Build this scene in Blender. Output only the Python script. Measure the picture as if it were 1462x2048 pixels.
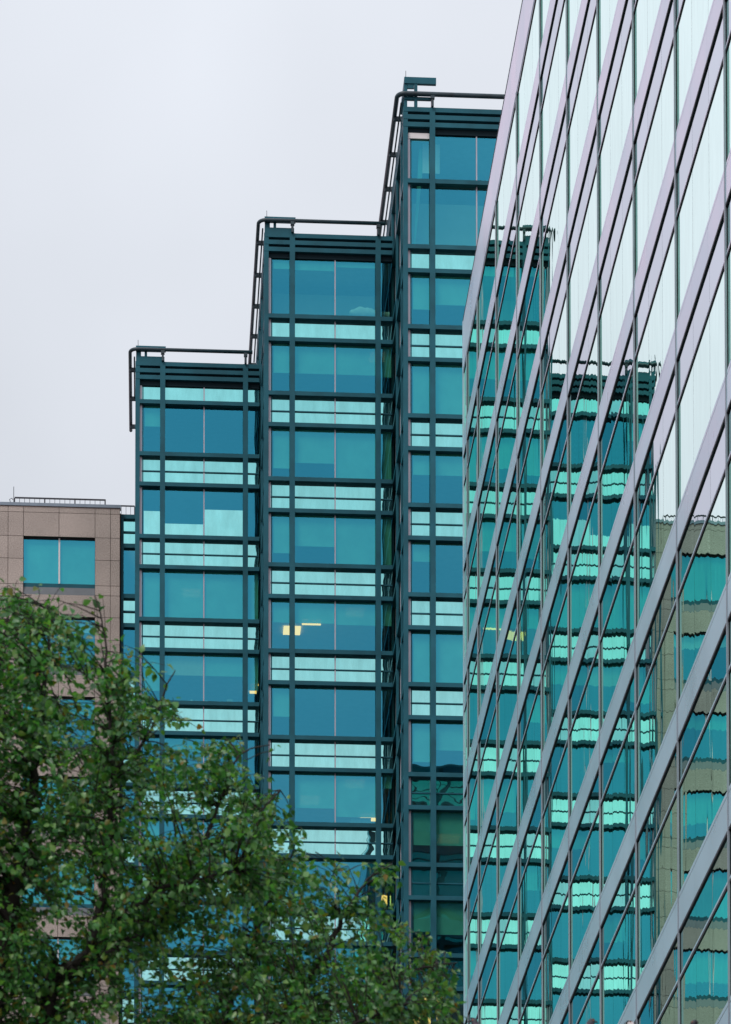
import bpy, bmesh, math, random
from mathutils import Vector, Matrix, noise

# ------------------------------------------------------------------ scene, camera, sky, sun
S = bpy.context.scene
for o in list(bpy.data.objects):
    bpy.data.objects.remove(o)
COL = S.collection
EYE = 1.6                                    # camera height; heights below are quoted from the eye
F_PX, PITCH, ROLL, YAW, CY = 6954.85, 0.0433, -0.0006, 0.06302, 3748.28

def cam_axes():
    fwd = Vector((math.sin(YAW)*math.cos(PITCH), math.cos(YAW)*math.cos(PITCH), math.sin(PITCH)))
    right = Vector((math.cos(YAW), -math.sin(YAW), 0))
    up = right.cross(fwd)
    c, s = math.cos(ROLL), math.sin(ROLL)
    return c*right + s*up, fwd, c*up - s*right
RGT, FWD, UPV = cam_axes()
cam_d = bpy.data.cameras.new('camera')
cam = bpy.data.objects.new('camera', cam_d)
COL.objects.link(cam)
m = Matrix((RGT, UPV, -FWD)).transposed().to_4x4()
m.translation = (0, 0, EYE)
cam.matrix_world = m
cam_d.sensor_width = 36
cam_d.lens = F_PX/2048*36
cam_d.shift_y = (CY-1024)/2048
cam_d.clip_start, cam_d.clip_end = 0.5, 5000
cam_d.dof.use_dof = True
cam_d.dof.focus_distance = 140
cam_d.dof.aperture_fstop = 9.0
S.camera = cam

S.view_settings.view_transform = 'Standard'
S.view_settings.look = 'None'
S.view_settings.gamma = 1
S.view_settings.exposure = 0.0
S.cycles.use_denoising = True
S.cycles.max_bounces = 10
S.cycles.glossy_bounces = 5
S.cycles.transparent_max_bounces = 12
S.cycles.caustics_reflective = False
S.cycles.caustics_refractive = False

SUN_EL, SUN_ROT = math.radians(48), math.radians(215)   # behind and to the left of the camera
W = bpy.data.worlds.new('World')
S.world = W
W.use_nodes = True
nt = W.node_tree
nt.nodes.clear()
def N(tree, kind, **kw):
    n = tree.nodes.new(kind)
    for k, v in kw.items():
        setattr(n, k, v)
    return n
L = nt.links.new
out = N(nt, 'ShaderNodeOutputWorld')
bg = N(nt, 'ShaderNodeBackground')
sky = N(nt, 'ShaderNodeTexSky', sky_type='NISHITA', sun_disc=False, sun_elevation=SUN_EL, sun_rotation=SUN_ROT)
tc = N(nt, 'ShaderNodeTexCoord')
sep = N(nt, 'ShaderNodeSeparateXYZ')
L(tc.outputs['Generated'], sep.inputs[0])
skys = N(nt, 'ShaderNodeVectorMath', operation='SCALE'); skys.inputs['Scale'].default_value = 0.09
L(sky.outputs[0], skys.inputs[0])
# overcast: luminance rises towards the zenith, broken by soft cloud
grad = N(nt, 'ShaderNodeMapRange')
grad.inputs['From Min'].default_value = 0.0; grad.inputs['From Max'].default_value = 1.0
grad.inputs['To Min'].default_value = 0.60; grad.inputs['To Max'].default_value = 1.60
L(sep.outputs['Z'], grad.inputs['Value'])
# added warm bright sky patch, left outside the frame, lifting the mirror block's reflections
def ramp(sock, a, b, lo=0.0, hi=1.0):
    r = N(nt, 'ShaderNodeMapRange', interpolation_type='SMOOTHSTEP')
    r.inputs['From Min'].default_value = a; r.inputs['From Max'].default_value = b
    r.inputs['To Min'].default_value = lo; r.inputs['To Max'].default_value = hi
    L(sock, r.inputs['Value']); return r.outputs[0]
def mul(a, b):
    q = N(nt, 'ShaderNodeMath', operation='MULTIPLY'); L(a, q.inputs[0]); L(b, q.inputs[1]); return q.outputs[0]
side_f = mul(mul(ramp(sep.outputs['X'], -0.045, -0.090), ramp(sep.outputs['X'], -0.34, -0.22)), mul(ramp(sep.outputs['Y'], 0.0, 0.3), ramp(sep.outputs['Z'], 0.75, 0.60)))
side = N(nt, 'ShaderNodeMix', data_type='VECTOR')
side.inputs[4].default_value = (1, 1, 1); side.inputs[5].default_value = (1.78, 1.15, 1.34)
L(side_f, side.inputs['Factor'])
# behind the camera the cloud is paler towards the horizon
back_f = mul(ramp(sep.outputs['Y'], 0.0, -0.4), ramp(sep.outputs['Z'], 0.44, 0.27))
back = N(nt, 'ShaderNodeMix', data_type='VECTOR')
back.inputs[4].default_value = (1, 1, 1); back.inputs[5].default_value = (1.75, 1.33, 1.28)
L(back_f, back.inputs['Factor'])
nz = N(nt, 'ShaderNodeTexNoise'); nz.inputs['Scale'].default_value = 4.5; nz.inputs['Detail'].default_value = 4; nz.inputs['Roughness'].default_value = 0.45
L(tc.outputs['Generated'], nz.inputs['Vector'])
nr = N(nt, 'ShaderNodeMapRange')
nr.inputs['From Min'].default_value = 0.35; nr.inputs['From Max'].default_value = 0.65
nr.inputs['To Min'].default_value = 0.87; nr.inputs['To Max'].default_value = 1.07
L(nz.outputs[0], nr.inputs['Value'])
m1 = N(nt, 'ShaderNodeMath', operation='MULTIPLY'); L(grad.outputs[0], m1.inputs[0]); L(nr.outputs[0], m1.inputs[1])
m2 = N(nt, 'ShaderNodeVectorMath', operation='MULTIPLY'); L(side.outputs[1], m2.inputs[0]); L(back.outputs[1], m2.inputs[1])
cl = N(nt, 'ShaderNodeVectorMath', operation='SCALE'); cl2 = N(nt, 'ShaderNodeVectorMath', operation='MULTIPLY'); cl2.inputs[1].default_value = (0.775, 0.81, 0.875)
L(m2.outputs[0], cl2.inputs[0]); L(cl2.outputs[0], cl.inputs[0])
L(m1.outputs[0], cl.inputs['Scale'])
mx = N(nt, 'ShaderNodeMix', data_type='VECTOR'); mx.inputs['Factor'].default_value = 0.92
L(skys.outputs[0], mx.inputs[4]); L(cl.outputs[0], mx.inputs[5])
L(mx.outputs[1], bg.inputs['Color']); bg.inputs['Strength'].default_value = 1.0
L(bg.outputs[0], out.inputs[0])

sun_d = bpy.data.lights.new('sun', 'SUN')
sun_d.energy = 1.3; sun_d.angle = math.radians(20); sun_d.color = (1, 0.97, 0.92)
sun = bpy.data.objects.new('sun', sun_d); COL.objects.link(sun)
sd = Vector((math.sin(SUN_ROT)*math.cos(SUN_EL), math.cos(SUN_ROT)*math.cos(SUN_EL), math.sin(SUN_EL)))
sun.rotation_euler = sd.to_track_quat('Z', 'Y').to_euler()
sun.location = (0, -20, 120)

# ------------------------------------------------------------------ helpers
def tag(o, label=None, cat=None, group=None, kind=None):
    if label: o['label'] = label
    if cat: o['category'] = cat
    if group: o['group'] = group
    if kind: o['kind'] = kind
    return o
def thing(name, loc, label, cat, group=None):
    o = bpy.data.objects.new(name, None)
    o.location = loc
    o.empty_display_size = 0.3
    COL.objects.link(o)
    return tag(o, label, cat, group)
class MB:
    """collects faces in world coordinates; build() links them as one mesh object"""
    def __init__(s): s.v = []; s.f = []; s.mi = []; s.smooth = []
    def box(s, x0, x1, y0, y1, z0, z1, mi=0):
        b = len(s.v)
        if x0 > x1: x0, x1 = x1, x0
        if y0 > y1: y0, y1 = y1, y0
        if z0 > z1: z0, z1 = z1, z0
        s.v += [(x0,y0,z0),(x1,y0,z0),(x1,y1,z0),(x0,y1,z0),(x0,y0,z1),(x1,y0,z1),(x1,y1,z1),(x0,y1,z1)]
        for q in ((0,3,2,1),(4,5,6,7),(0,1,5,4),(1,2,6,5),(2,3,7,6),(3,0,4,7)):
            s.f.append(tuple(b+i for i in q)); s.mi.append(mi); s.smooth.append(False)
        return s
    def quad(s, a, b, c, d, mi=0):
        k = len(s.v); s.v += [tuple(a), tuple(b), tuple(c), tuple(d)]
        s.f.append((k,k+1,k+2,k+3)); s.mi.append(mi); s.smooth.append(False)
        return s
    def tube(s, pts, rad, n=10, mi=0, caps=True):
        pts = [Vector(p) for p in pts]
        if not hasattr(rad, '__len__'): rad = [rad]*len(pts)
        base = len(s.v); nrm = None
        for i, p in enumerate(pts):
            d = (pts[min(i+1,len(pts)-1)] - pts[max(i-1,0)])
            d = d.normalized() if d.length > 1e-9 else Vector((0,0,1))
            if nrm is None:
                nrm = d.orthogonal().normalized()
            else:
                nrm = nrm - d*nrm.dot(d)
                nrm = nrm.normalized() if nrm.length > 1e-6 else d.orthogonal().normalized()
            bi = d.cross(nrm)
            for k in range(n):
                a = 2*math.pi*k/n
                s.v.append(tuple(p + (nrm*math.cos(a) + bi*math.sin(a))*rad[i]))
        for i in range(len(pts)-1):
            for k in range(n):
                a = base+i*n+k; b = base+i*n+(k+1)%n
                s.f.append((a, b, b+n, a+n)); s.mi.append(mi); s.smooth.append(True)
        if caps:
            s.f.append(tuple(base+k for k in reversed(range(n)))); s.mi.append(mi); s.smooth.append(False)
            e = base+(len(pts)-1)*n
            s.f.append(tuple(e+k for k in range(n))); s.mi.append(mi); s.smooth.append(False)
        return s
    def ellipsoid(s, c, r, rotm=None, nu=14, nv=9, mi=0):
        base = len(s.v); c = Vector(c)
        for j in range(nv+1):
            t = math.pi*j/nv
            for i in range(nu):
                a = 2*math.pi*i/nu
                p = Vector((r[0]*math.sin(t)*math.cos(a), r[1]*math.sin(t)*math.sin(a), r[2]*math.cos(t)))
                if rotm: p = rotm @ p
                s.v.append(tuple(c+p))
        for j in range(nv):
            for i in range(nu):
                a = base+j*nu+i; b = base+j*nu+(i+1)%nu
                s.f.append((a, a+nu, b+nu, b)); s.mi.append(mi); s.smooth.append(True)
        return s
    def build(s, name, mats, parent=None, origin=None):
        if not isinstance(mats, (list, tuple)): mats = [mats]
        me = bpy.data.meshes.new(name)
        o0 = Vector(origin) if origin is not None else (Vector(parent['_base']) if parent is not None and '_base' in parent else Vector((0,0,0)))
        me.from_pydata([(v[0]-o0.x, v[1]-o0.y, v[2]-o0.z) for v in s.v], [], s.f)
        for mt in mats: me.materials.append(mt)
        me.polygons.foreach_set('material_index', s.mi)
        me.polygons.foreach_set('use_smooth', s.smooth)
        me.update()
        o = bpy.data.objects.new(name, me); COL.objects.link(o)
        if parent is not None:
            o.parent = parent                       # parents carry only a translation
            w = Vector((0,0,0)); q = parent
            while q is not None: w += q.location; q = q.parent
            o.location = o0 - w
        else:
            o.location = o0
        return o

def new_mat(name):
    mt = bpy.data.materials.new(name); mt.use_nodes = True
    mt.node_tree.nodes.clear()
    return mt, mt.node_tree
def principled(name, col, rough=0.5, metal=0.0, var=0.0, vscale=3.0, spec=0.5, bump=0.0, bscale=30.0, rvar=0.0):
    """plain surface with cloudy colour and roughness variation"""
    mt, t = new_mat(name)
    o = N(t, 'ShaderNodeOutputMaterial'); p = N(t, 'ShaderNodeBsdfPrincipled')
    t.links.new(p.outputs[0], o.inputs[0])
    p.inputs['Roughness'].default_value = rough; p.inputs['Metallic'].default_value = metal
    p.inputs['Specular IOR Level'].default_value = spec
    p.inputs['Base Color'].default_value = (*col, 1)
    g = N(t, 'ShaderNodeNewGeometry')
    if var or rvar:
        n = N(t, 'ShaderNodeTexNoise'); n.inputs['Scale'].default_value = vscale; n.inputs['Detail'].default_value = 5
        t.links.new(g.outputs['Position'], n.inputs['Vector'])
        if var:
            r = N(t, 'ShaderNodeMapRange')
            r.inputs['From Min'].default_value = 0.3; r.inputs['From Max'].default_value = 0.7
            r.inputs['To Min'].default_value = 1-var; r.inputs['To Max'].default_value = 1+var
            t.links.new(n.outputs[0], r.inputs['Value'])
            v = N(t, 'ShaderNodeVectorMath', operation='SCALE'); v.inputs[0].default_value = col
            t.links.new(r.outputs[0], v.inputs['Scale']); t.links.new(v.outputs[0], p.inputs['Base Color'])
        if rvar:
            r = N(t, 'ShaderNodeMapRange'); r.inputs['To Min'].default_value = rough-rvar; r.inputs['To Max'].default_value = rough+rvar
            r.inputs['From Min'].default_value = 0.3; r.inputs['From Max'].default_value = 0.7
            t.links.new(n.outputs[0], r.inputs['Value']); t.links.new(r.outputs[0], p.inputs['Roughness'])
    if bump:
        n2 = N(t, 'ShaderNodeTexNoise'); n2.inputs['Scale'].default_value = bscale; n2.inputs['Detail'].default_value = 4
        t.links.new(g.outputs['Position'], n2.inputs['Vector'])
        b = N(t, 'ShaderNodeBump'); b.inputs['Strength'].default_value = bump; b.inputs['Distance'].default_value = 0.02
        t.links.new(n2.outputs[0], b.inputs['Height']); t.links.new(b.outputs[0], p.inputs['Normal'])
    return mt

def wobble(t, amp, scale, island=(0, 0, 0), fine=None):
    """surface normal gently out of flat, as rolled and clamped glass is: amp and scale per axis"""
    g = N(t, 'ShaderNodeNewGeometry')
    sc = N(t, 'ShaderNodeVectorMath', operation='MULTIPLY'); sc.inputs[1].default_value = scale
    t.links.new(g.outputs['Position'], sc.inputs[0])
    # every pane carries its own pattern
    off = N(t, 'ShaderNodeMath', operation='MULTIPLY'); off.inputs[1].default_value = 57.0
    t.links.new(g.outputs['Random Per Island'], off.inputs[0])
    add0 = N(t, 'ShaderNodeVectorMath', operation='ADD')
    t.links.new(sc.outputs[0], add0.inputs[0]); t.links.new(off.outputs[0], add0.inputs[1])
    n = N(t, 'ShaderNodeTexNoise'); n.inputs['Scale'].default_value = 1.0; n.inputs['Detail'].default_value = 1.0; n.inputs['Roughness'].default_value = 0.4
    t.links.new(add0.outputs[0], n.inputs['Vector'])
    c = N(t, 'ShaderNodeVectorMath', operation='SUBTRACT'); c.inputs[1].default_value = (0.5, 0.5, 0.5)
    t.links.new(n.outputs['Color'], c.inputs[0])
    a = N(t, 'ShaderNodeVectorMath', operation='MULTIPLY'); a.inputs[1].default_value = amp
    t.links.new(c.outputs[0], a.inputs[0])
    wn = N(t, 'ShaderNodeTexWhiteNoise', noise_dimensions='1D')
    t.links.new(off.outputs[0], wn.inputs['W'])
    c2 = N(t, 'ShaderNodeVectorMath', operation='SUBTRACT'); c2.inputs[1].default_value = (0.5, 0.5, 0.5)
    t.links.new(wn.outputs['Color'], c2.inputs[0])
    a2 = N(t, 'ShaderNodeVectorMath', operation='MULTIPLY'); a2.inputs[1].default_value = island
    t.links.new(c2.outputs[0], a2.inputs[0])
    s1 = N(t, 'ShaderNodeVectorMath', operation='ADD'); t.links.new(a.outputs[0], s1.inputs[0]); t.links.new(a2.outputs[0], s1.inputs[1])
    s2 = N(t, 'ShaderNodeVectorMath', operation='ADD'); t.links.new(s1.outputs[0], s2.inputs[0]); t.links.new(g.outputs['Normal'], s2.inputs[1])
    nn = N(t, 'ShaderNodeVectorMath', operation='NORMALIZE'); t.links.new(s2.outputs[0], nn.inputs[0])
    return nn.outputs[0], g.outputs['Random Per Island']

def mirror_glass(name, tint, amp, scale, island=(0,0,0), var=0.03, rough=0.0, base=None, dirt=0.0):
    """coated glass: a clean tinted reflection, over an opaque backing where base is given"""
    mt, t = new_mat(name)
    o = N(t, 'ShaderNodeOutputMaterial')
    gl = N(t, 'ShaderNodeBsdfGlossy'); gl.inputs['Roughness'].default_value = rough
    nrm, isl = wobble(t, amp, scale, island)
    t.links.new(nrm, gl.inputs['Normal'])
    r = N(t, 'ShaderNodeMapRange'); r.inputs['To Min'].default_value = 1-var; r.inputs['To Max'].default_value = 1+var
    t.links.new(isl, r.inputs['Value'])
    v = N(t, 'ShaderNodeVectorMath', operation='SCALE'); v.inputs[0].default_value = tint
    t.links.new(r.outputs[0], v.inputs['Scale']); t.links.new(v.outputs[0], gl.inputs['Color'])
    if dirt:
        # rain streaks and cloudy film: long in height, short across
        g = N(t, 'ShaderNodeNewGeometry'); mp = N(t, 'ShaderNodeVectorMath', operation='MULTIPLY'); mp.inputs[1].default_value = (2.6, 2.6, 0.7)
        t.links.new(g.outputs['Position'], mp.inputs[0])
        dn = N(t, 'ShaderNodeTexNoise'); dn.inputs['Scale'].default_value = 1.0; dn.inputs['Detail'].default_value = 5; dn.inputs['Roughness'].default_value = 0.6
        t.links.new(mp.outputs[0], dn.inputs['Vector'])
        dr = N(t, 'ShaderNodeMapRange'); dr.inputs['From Min'].default_value = 0.28; dr.inputs['From Max'].default_value = 0.72
        dr.inputs['To Min'].default_value = 1-dirt; dr.inputs['To Max'].default_value = 1+dirt*0.7
        t.links.new(dn.outputs[0], dr.inputs['Value'])
        v2 = N(t, 'ShaderNodeVectorMath', operation='SCALE'); t.links.new(v.outputs[0], v2.inputs[0]); t.links.new(dr.outputs[0], v2.inputs['Scale'])
        t.links.new(v2.outputs[0], gl.inputs['Color'])
    last = gl.outputs[0]
    if base:
        d = N(t, 'ShaderNodeBsdfDiffuse'); d.inputs['Color'].default_value = (*base, 1)
        ad = N(t, 'ShaderNodeAddShader'); t.links.new(last, ad.inputs[0]); t.links.new(d.outputs[0], ad.inputs[1])
        last = ad.outputs[0]
    t.links.new(last, o.inputs[0])
    return mt
def clear_glass(name, refl, trans, amp, scale, island=(0,0,0)):
    """tinted window glass: part reflects the sky, part lets the room show"""
    mt, t = new_mat(name)
    o = N(t, 'ShaderNodeOutputMaterial')
    gl = N(t, 'ShaderNodeBsdfGlossy'); gl.inputs['Roughness'].default_value = 0.0
    nrm, isl = wobble(t, amp, scale, island)
    t.links.new(nrm, gl.inputs['Normal'])
    r = N(t, 'ShaderNodeMapRange'); r.inputs['To Min'].default_value = 0.90; r.inputs['To Max'].default_value = 1.10
    t.links.new(isl, r.inputs['Value'])
    v = N(t, 'ShaderNodeVectorMath', operation='SCALE'); v.inputs[0].default_value = refl
    t.links.new(r.outputs[0], v.inputs['Scale']); t.links.new(v.outputs[0], gl.inputs['Color'])
    tr = N(t, 'ShaderNodeBsdfTransparent'); tr.inputs['Color'].default_value = (*trans, 1)
    ad = N(t, 'ShaderNodeAddShader'); t.links.new(gl.outputs[0], ad.inputs[0]); t.links.new(tr.outputs[0], ad.inputs[1])
    t.links.new(ad.outputs[0], o.inputs[0])
    return mt
def lamp_mat(name, col, strength):
    mt, t = new_mat(name)
    o = N(t, 'ShaderNodeOutputMaterial'); e = N(t, 'ShaderNodeEmission')
    e.inputs['Color'].default_value = (*col, 1); e.inputs['Strength'].default_value = strength
    t.links.new(e.outputs[0], o.inputs[0]); return mt

TEAL   = principled('teal_painted_steel', (0.016, 0.112, 0.150), 0.5, 0.0, var=0.22, vscale=0.9, rvar=0.08, spec=0.18)
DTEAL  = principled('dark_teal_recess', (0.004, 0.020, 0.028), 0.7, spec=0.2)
ALU    = principled('pale_aluminium', (0.42, 0.42, 0.48), 0.38, 0.3, var=0.06, vscale=2.0)
WHITE  = principled('white_panel', (0.72, 0.72, 0.72), 0.5, var=0.05)
SPAND  = mirror_glass('teal_spandrel_glass', (0.31, 0.81, 0.79), (0.012, 0.0, 0.02), (1.4, 1.0, 2.6), (0.01, 0, 0.02), var=0.10, base=(0.01, 0.03, 0.032), dirt=0.14)
VISION = clear_glass('blue_window_glass', (0.032, 0.250, 0.360), (0.30, 0.50, 0.42), (0.01, 0.0, 0.012), (1.0, 1.0, 0.8), (0.008, 0, 0.014))
SIDEGL = mirror_glass('side_wall_glass', (0.34, 0.80, 0.84), (0, 0.003, 0.004), (1, 0.8, 0.8), var=0.04)
def mesh_blind(name, col, open_):
    """woven sunscreen: mostly cloth, part open weave, so a lamp behind still shows"""
    mt, t = new_mat(name)
    o = N(t, 'ShaderNodeOutputMaterial'); d = N(t, 'ShaderNodeBsdfDiffuse'); d.inputs['Color'].default_value = (*col, 1)
    g = N(t, 'ShaderNodeNewGeometry'); n = N(t, 'ShaderNodeTexNoise'); n.inputs['Scale'].default_value = 1.1; n.inputs['Detail'].default_value = 3
    t.links.new(g.outputs['Position'], n.inputs['Vector'])
    r = N(t, 'ShaderNodeMapRange'); r.inputs['From Min'].default_value = 0.3; r.inputs['From Max'].default_value = 0.7
    r.inputs['To Min'].default_value = 0.88; r.inputs['To Max'].default_value = 1.1; t.links.new(n.outputs[0], r.inputs['Value'])
    v = N(t, 'ShaderNodeVectorMath', operation='SCALE'); v.inputs[0].default_value = col
    t.links.new(r.outputs[0], v.inputs['Scale']); t.links.new(v.outputs[0], d.inputs['Color'])
    tr = N(t, 'ShaderNodeBsdfTransparent'); mx_ = N(t, 'ShaderNodeMixShader'); mx_.inputs[0].default_value = open_
    t.links.new(d.outputs[0], mx_.inputs[1]); t.links.new(tr.outputs[0], mx_.inputs[2]); t.links.new(mx_.outputs[0], o.inputs[0]); return mt
BLIND  = mesh_blind('pale_roller_blind', (0.36, 0.80, 0.70), 0.16)
BLINDG = principled('olive_roller_blind', (0.62, 0.66, 0.50), 0.9, var=0.04, vscale=6)
BRIGHT = principled('white_window_screen', (0.95, 0.95, 0.95), 0.85, var=0.03, vscale=4)
CEIL   = principled('ceiling_tiles', (0.55, 0.55, 0.53), 0.9, var=0.05)
CORE   = principled('dim_room_wall', (0.16, 0.17, 0.18), 0.9, var=0.2, vscale=0.6)
LAMP   = lamp_mat('lit_ceiling_panel', (1.0, 0.46, 0.13), 2.7)
LAMPDIM= lamp_mat('faint_ceiling_panel', (1.0, 0.62, 0.34), 2.3)

RGLASS = mirror_glass('mirror_curtain_glass', (0.57, 1.0, 0.83), (0.0, 0.0085, 0.0105), (1.0, 2.4, 0.30), (0, 0.0018, 0.0060), var=0.04, dirt=0.035)
RSTRIP = mirror_glass('neutral_spandrel_glass', (0.455, 0.70, 0.66), (0.0, 0.0085, 0.0105), (1.0, 2.4, 0.40), (0, 0.0018, 0.0060), var=0.03)
RBAND  = principled('brushed_aluminium_band', (0.43, 0.62, 0.70), 0.30, 0.45, var=0.07, vscale=0.35, rvar=0.05)
RMULL  = principled('grey_mullion_cap', (0.30, 0.35, 0.40), 0.38, 0.5, var=0.08, vscale=0.8)
RDARK  = principled('black_gasket_and_shade', (0.008, 0.008, 0.016), 0.6)
REND   = mirror_glass('dark_end_glass', (0.05, 0.22, 0.20), (0.003, 0.0, 0.004), (0.6, 1, 0.6), (0.004, 0, 0.008), var=0.15)
ROOF   = principled('roof_gravel', (0.25, 0.25, 0.25), 0.9, var=0.2)

def stone_mat():
    mt, t = new_mat('speckled_brown_granite')
    o = N(t, 'ShaderNodeOutputMaterial'); p = N(t, 'ShaderNodeBsdfPrincipled'); t.links.new(p.outputs[0], o.inputs[0])
    p.inputs['Roughness'].default_value = 0.6
    g = N(t, 'ShaderNodeNewGeometry')
    n = N(t, 'ShaderNodeTexNoise'); n.inputs['Scale'].default_value = 22; n.inputs['Detail'].default_value = 6; n.inputs['Roughness'].default_value = 0.75
    t.links.new(g.outputs['Position'], n.inputs['Vector'])
    n2 = N(t, 'ShaderNodeTexNoise'); n2.inputs['Scale'].default_value = 0.6; n2.inputs['Detail'].default_value = 3
    t.links.new(g.outputs['Position'], n2.inputs['Vector'])
    r = N(t, 'ShaderNodeValToRGB'); e = r.color_ramp.elements
    e[0].position = 0.36; e[0].color = (0.225, 0.182, 0.158, 1)
    e[1].position = 0.64; e[1].color = (0.60, 0.525, 0.468, 1)
    t.links.new(n.outputs[0], r.inputs[0])
    a = N(t, 'ShaderNodeMapRange'); a.inputs['From Min'].default_value = 0.3; a.inputs['From Max'].default_value = 0.7
    a.inputs['To Min'].default_value = 0.88; a.inputs['To Max'].default_value = 1.10
    t.links.new(n2.outputs[0], a.inputs['Value'])
    b = N(t, 'ShaderNodeMapRange'); b.inputs['To Min'].default_value = 0.93; b.inputs['To Max'].default_value = 1.06
    t.links.new(g.outputs['Random Per Island'], b.inputs['Value'])
    mm = N(t, 'ShaderNodeMath', operation='MULTIPLY'); t.links.new(a.outputs[0], mm.inputs[0]); t.links.new(b.outputs[0], mm.inputs[1])
    v = N(t, 'ShaderNodeVectorMath', operation='SCALE'); t.links.new(r.outputs[0], v.inputs[0]); t.links.new(mm.outputs[0], v.inputs['Scale'])
    t.links.new(v.outputs[0], p.inputs['Base Color'])
    return mt
STONE = stone_mat()
JOINT = principled('dark_joint', (0.06, 0.045, 0.04), 0.9)
COPING= principled('grey_metal_coping', (0.20, 0.25, 0.30), 0.4, 0.4, var=0.08)
SILL  = principled('grey_sloped_sill', (0.10, 0.115, 0.13), 0.45, var=0.08)
IRON  = principled('dark_iron_rail', (0.018, 0.022, 0.035), 0.5)
PIPE  = principled('weathered_pipe', (0.020, 0.045, 0.058), 0.45, var=0.35, vscale=2.5)

# ------------------------------------------------------------------ ground (below the frame)
g = MB(); g.quad((-900,-300,0),(900,-300,0),(900,1500,0),(-900,1500,0))
tag(g.build('ground', principled('grey_ground', (0.075,0.075,0.073), 0.9, var=0.15, vscale=0.3, bump=0.3)), kind='structure')
g = MB(); g.box(-6.5, 11.40, -20, 150, 0.004, 0.13)
tag(g.build('pavement', principled('concrete_paving', (0.17,0.165,0.16), 0.85, var=0.12, vscale=0.8, bump=0.3)), kind='structure')

# ------------------------------------------------------------------ the three stepped glass towers
Z = lambda z: z + EYE
FLOOR, BU0, BLD, BH, GD = 3.9, 68.99, 1.43, 0.185, 0.26     # storey, sill beam level, lower beam drop, beam height, glass depth
PITCHM = 3.845                                                # column pitch
rnd = random.Random(4)
KLAST = 7

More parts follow.
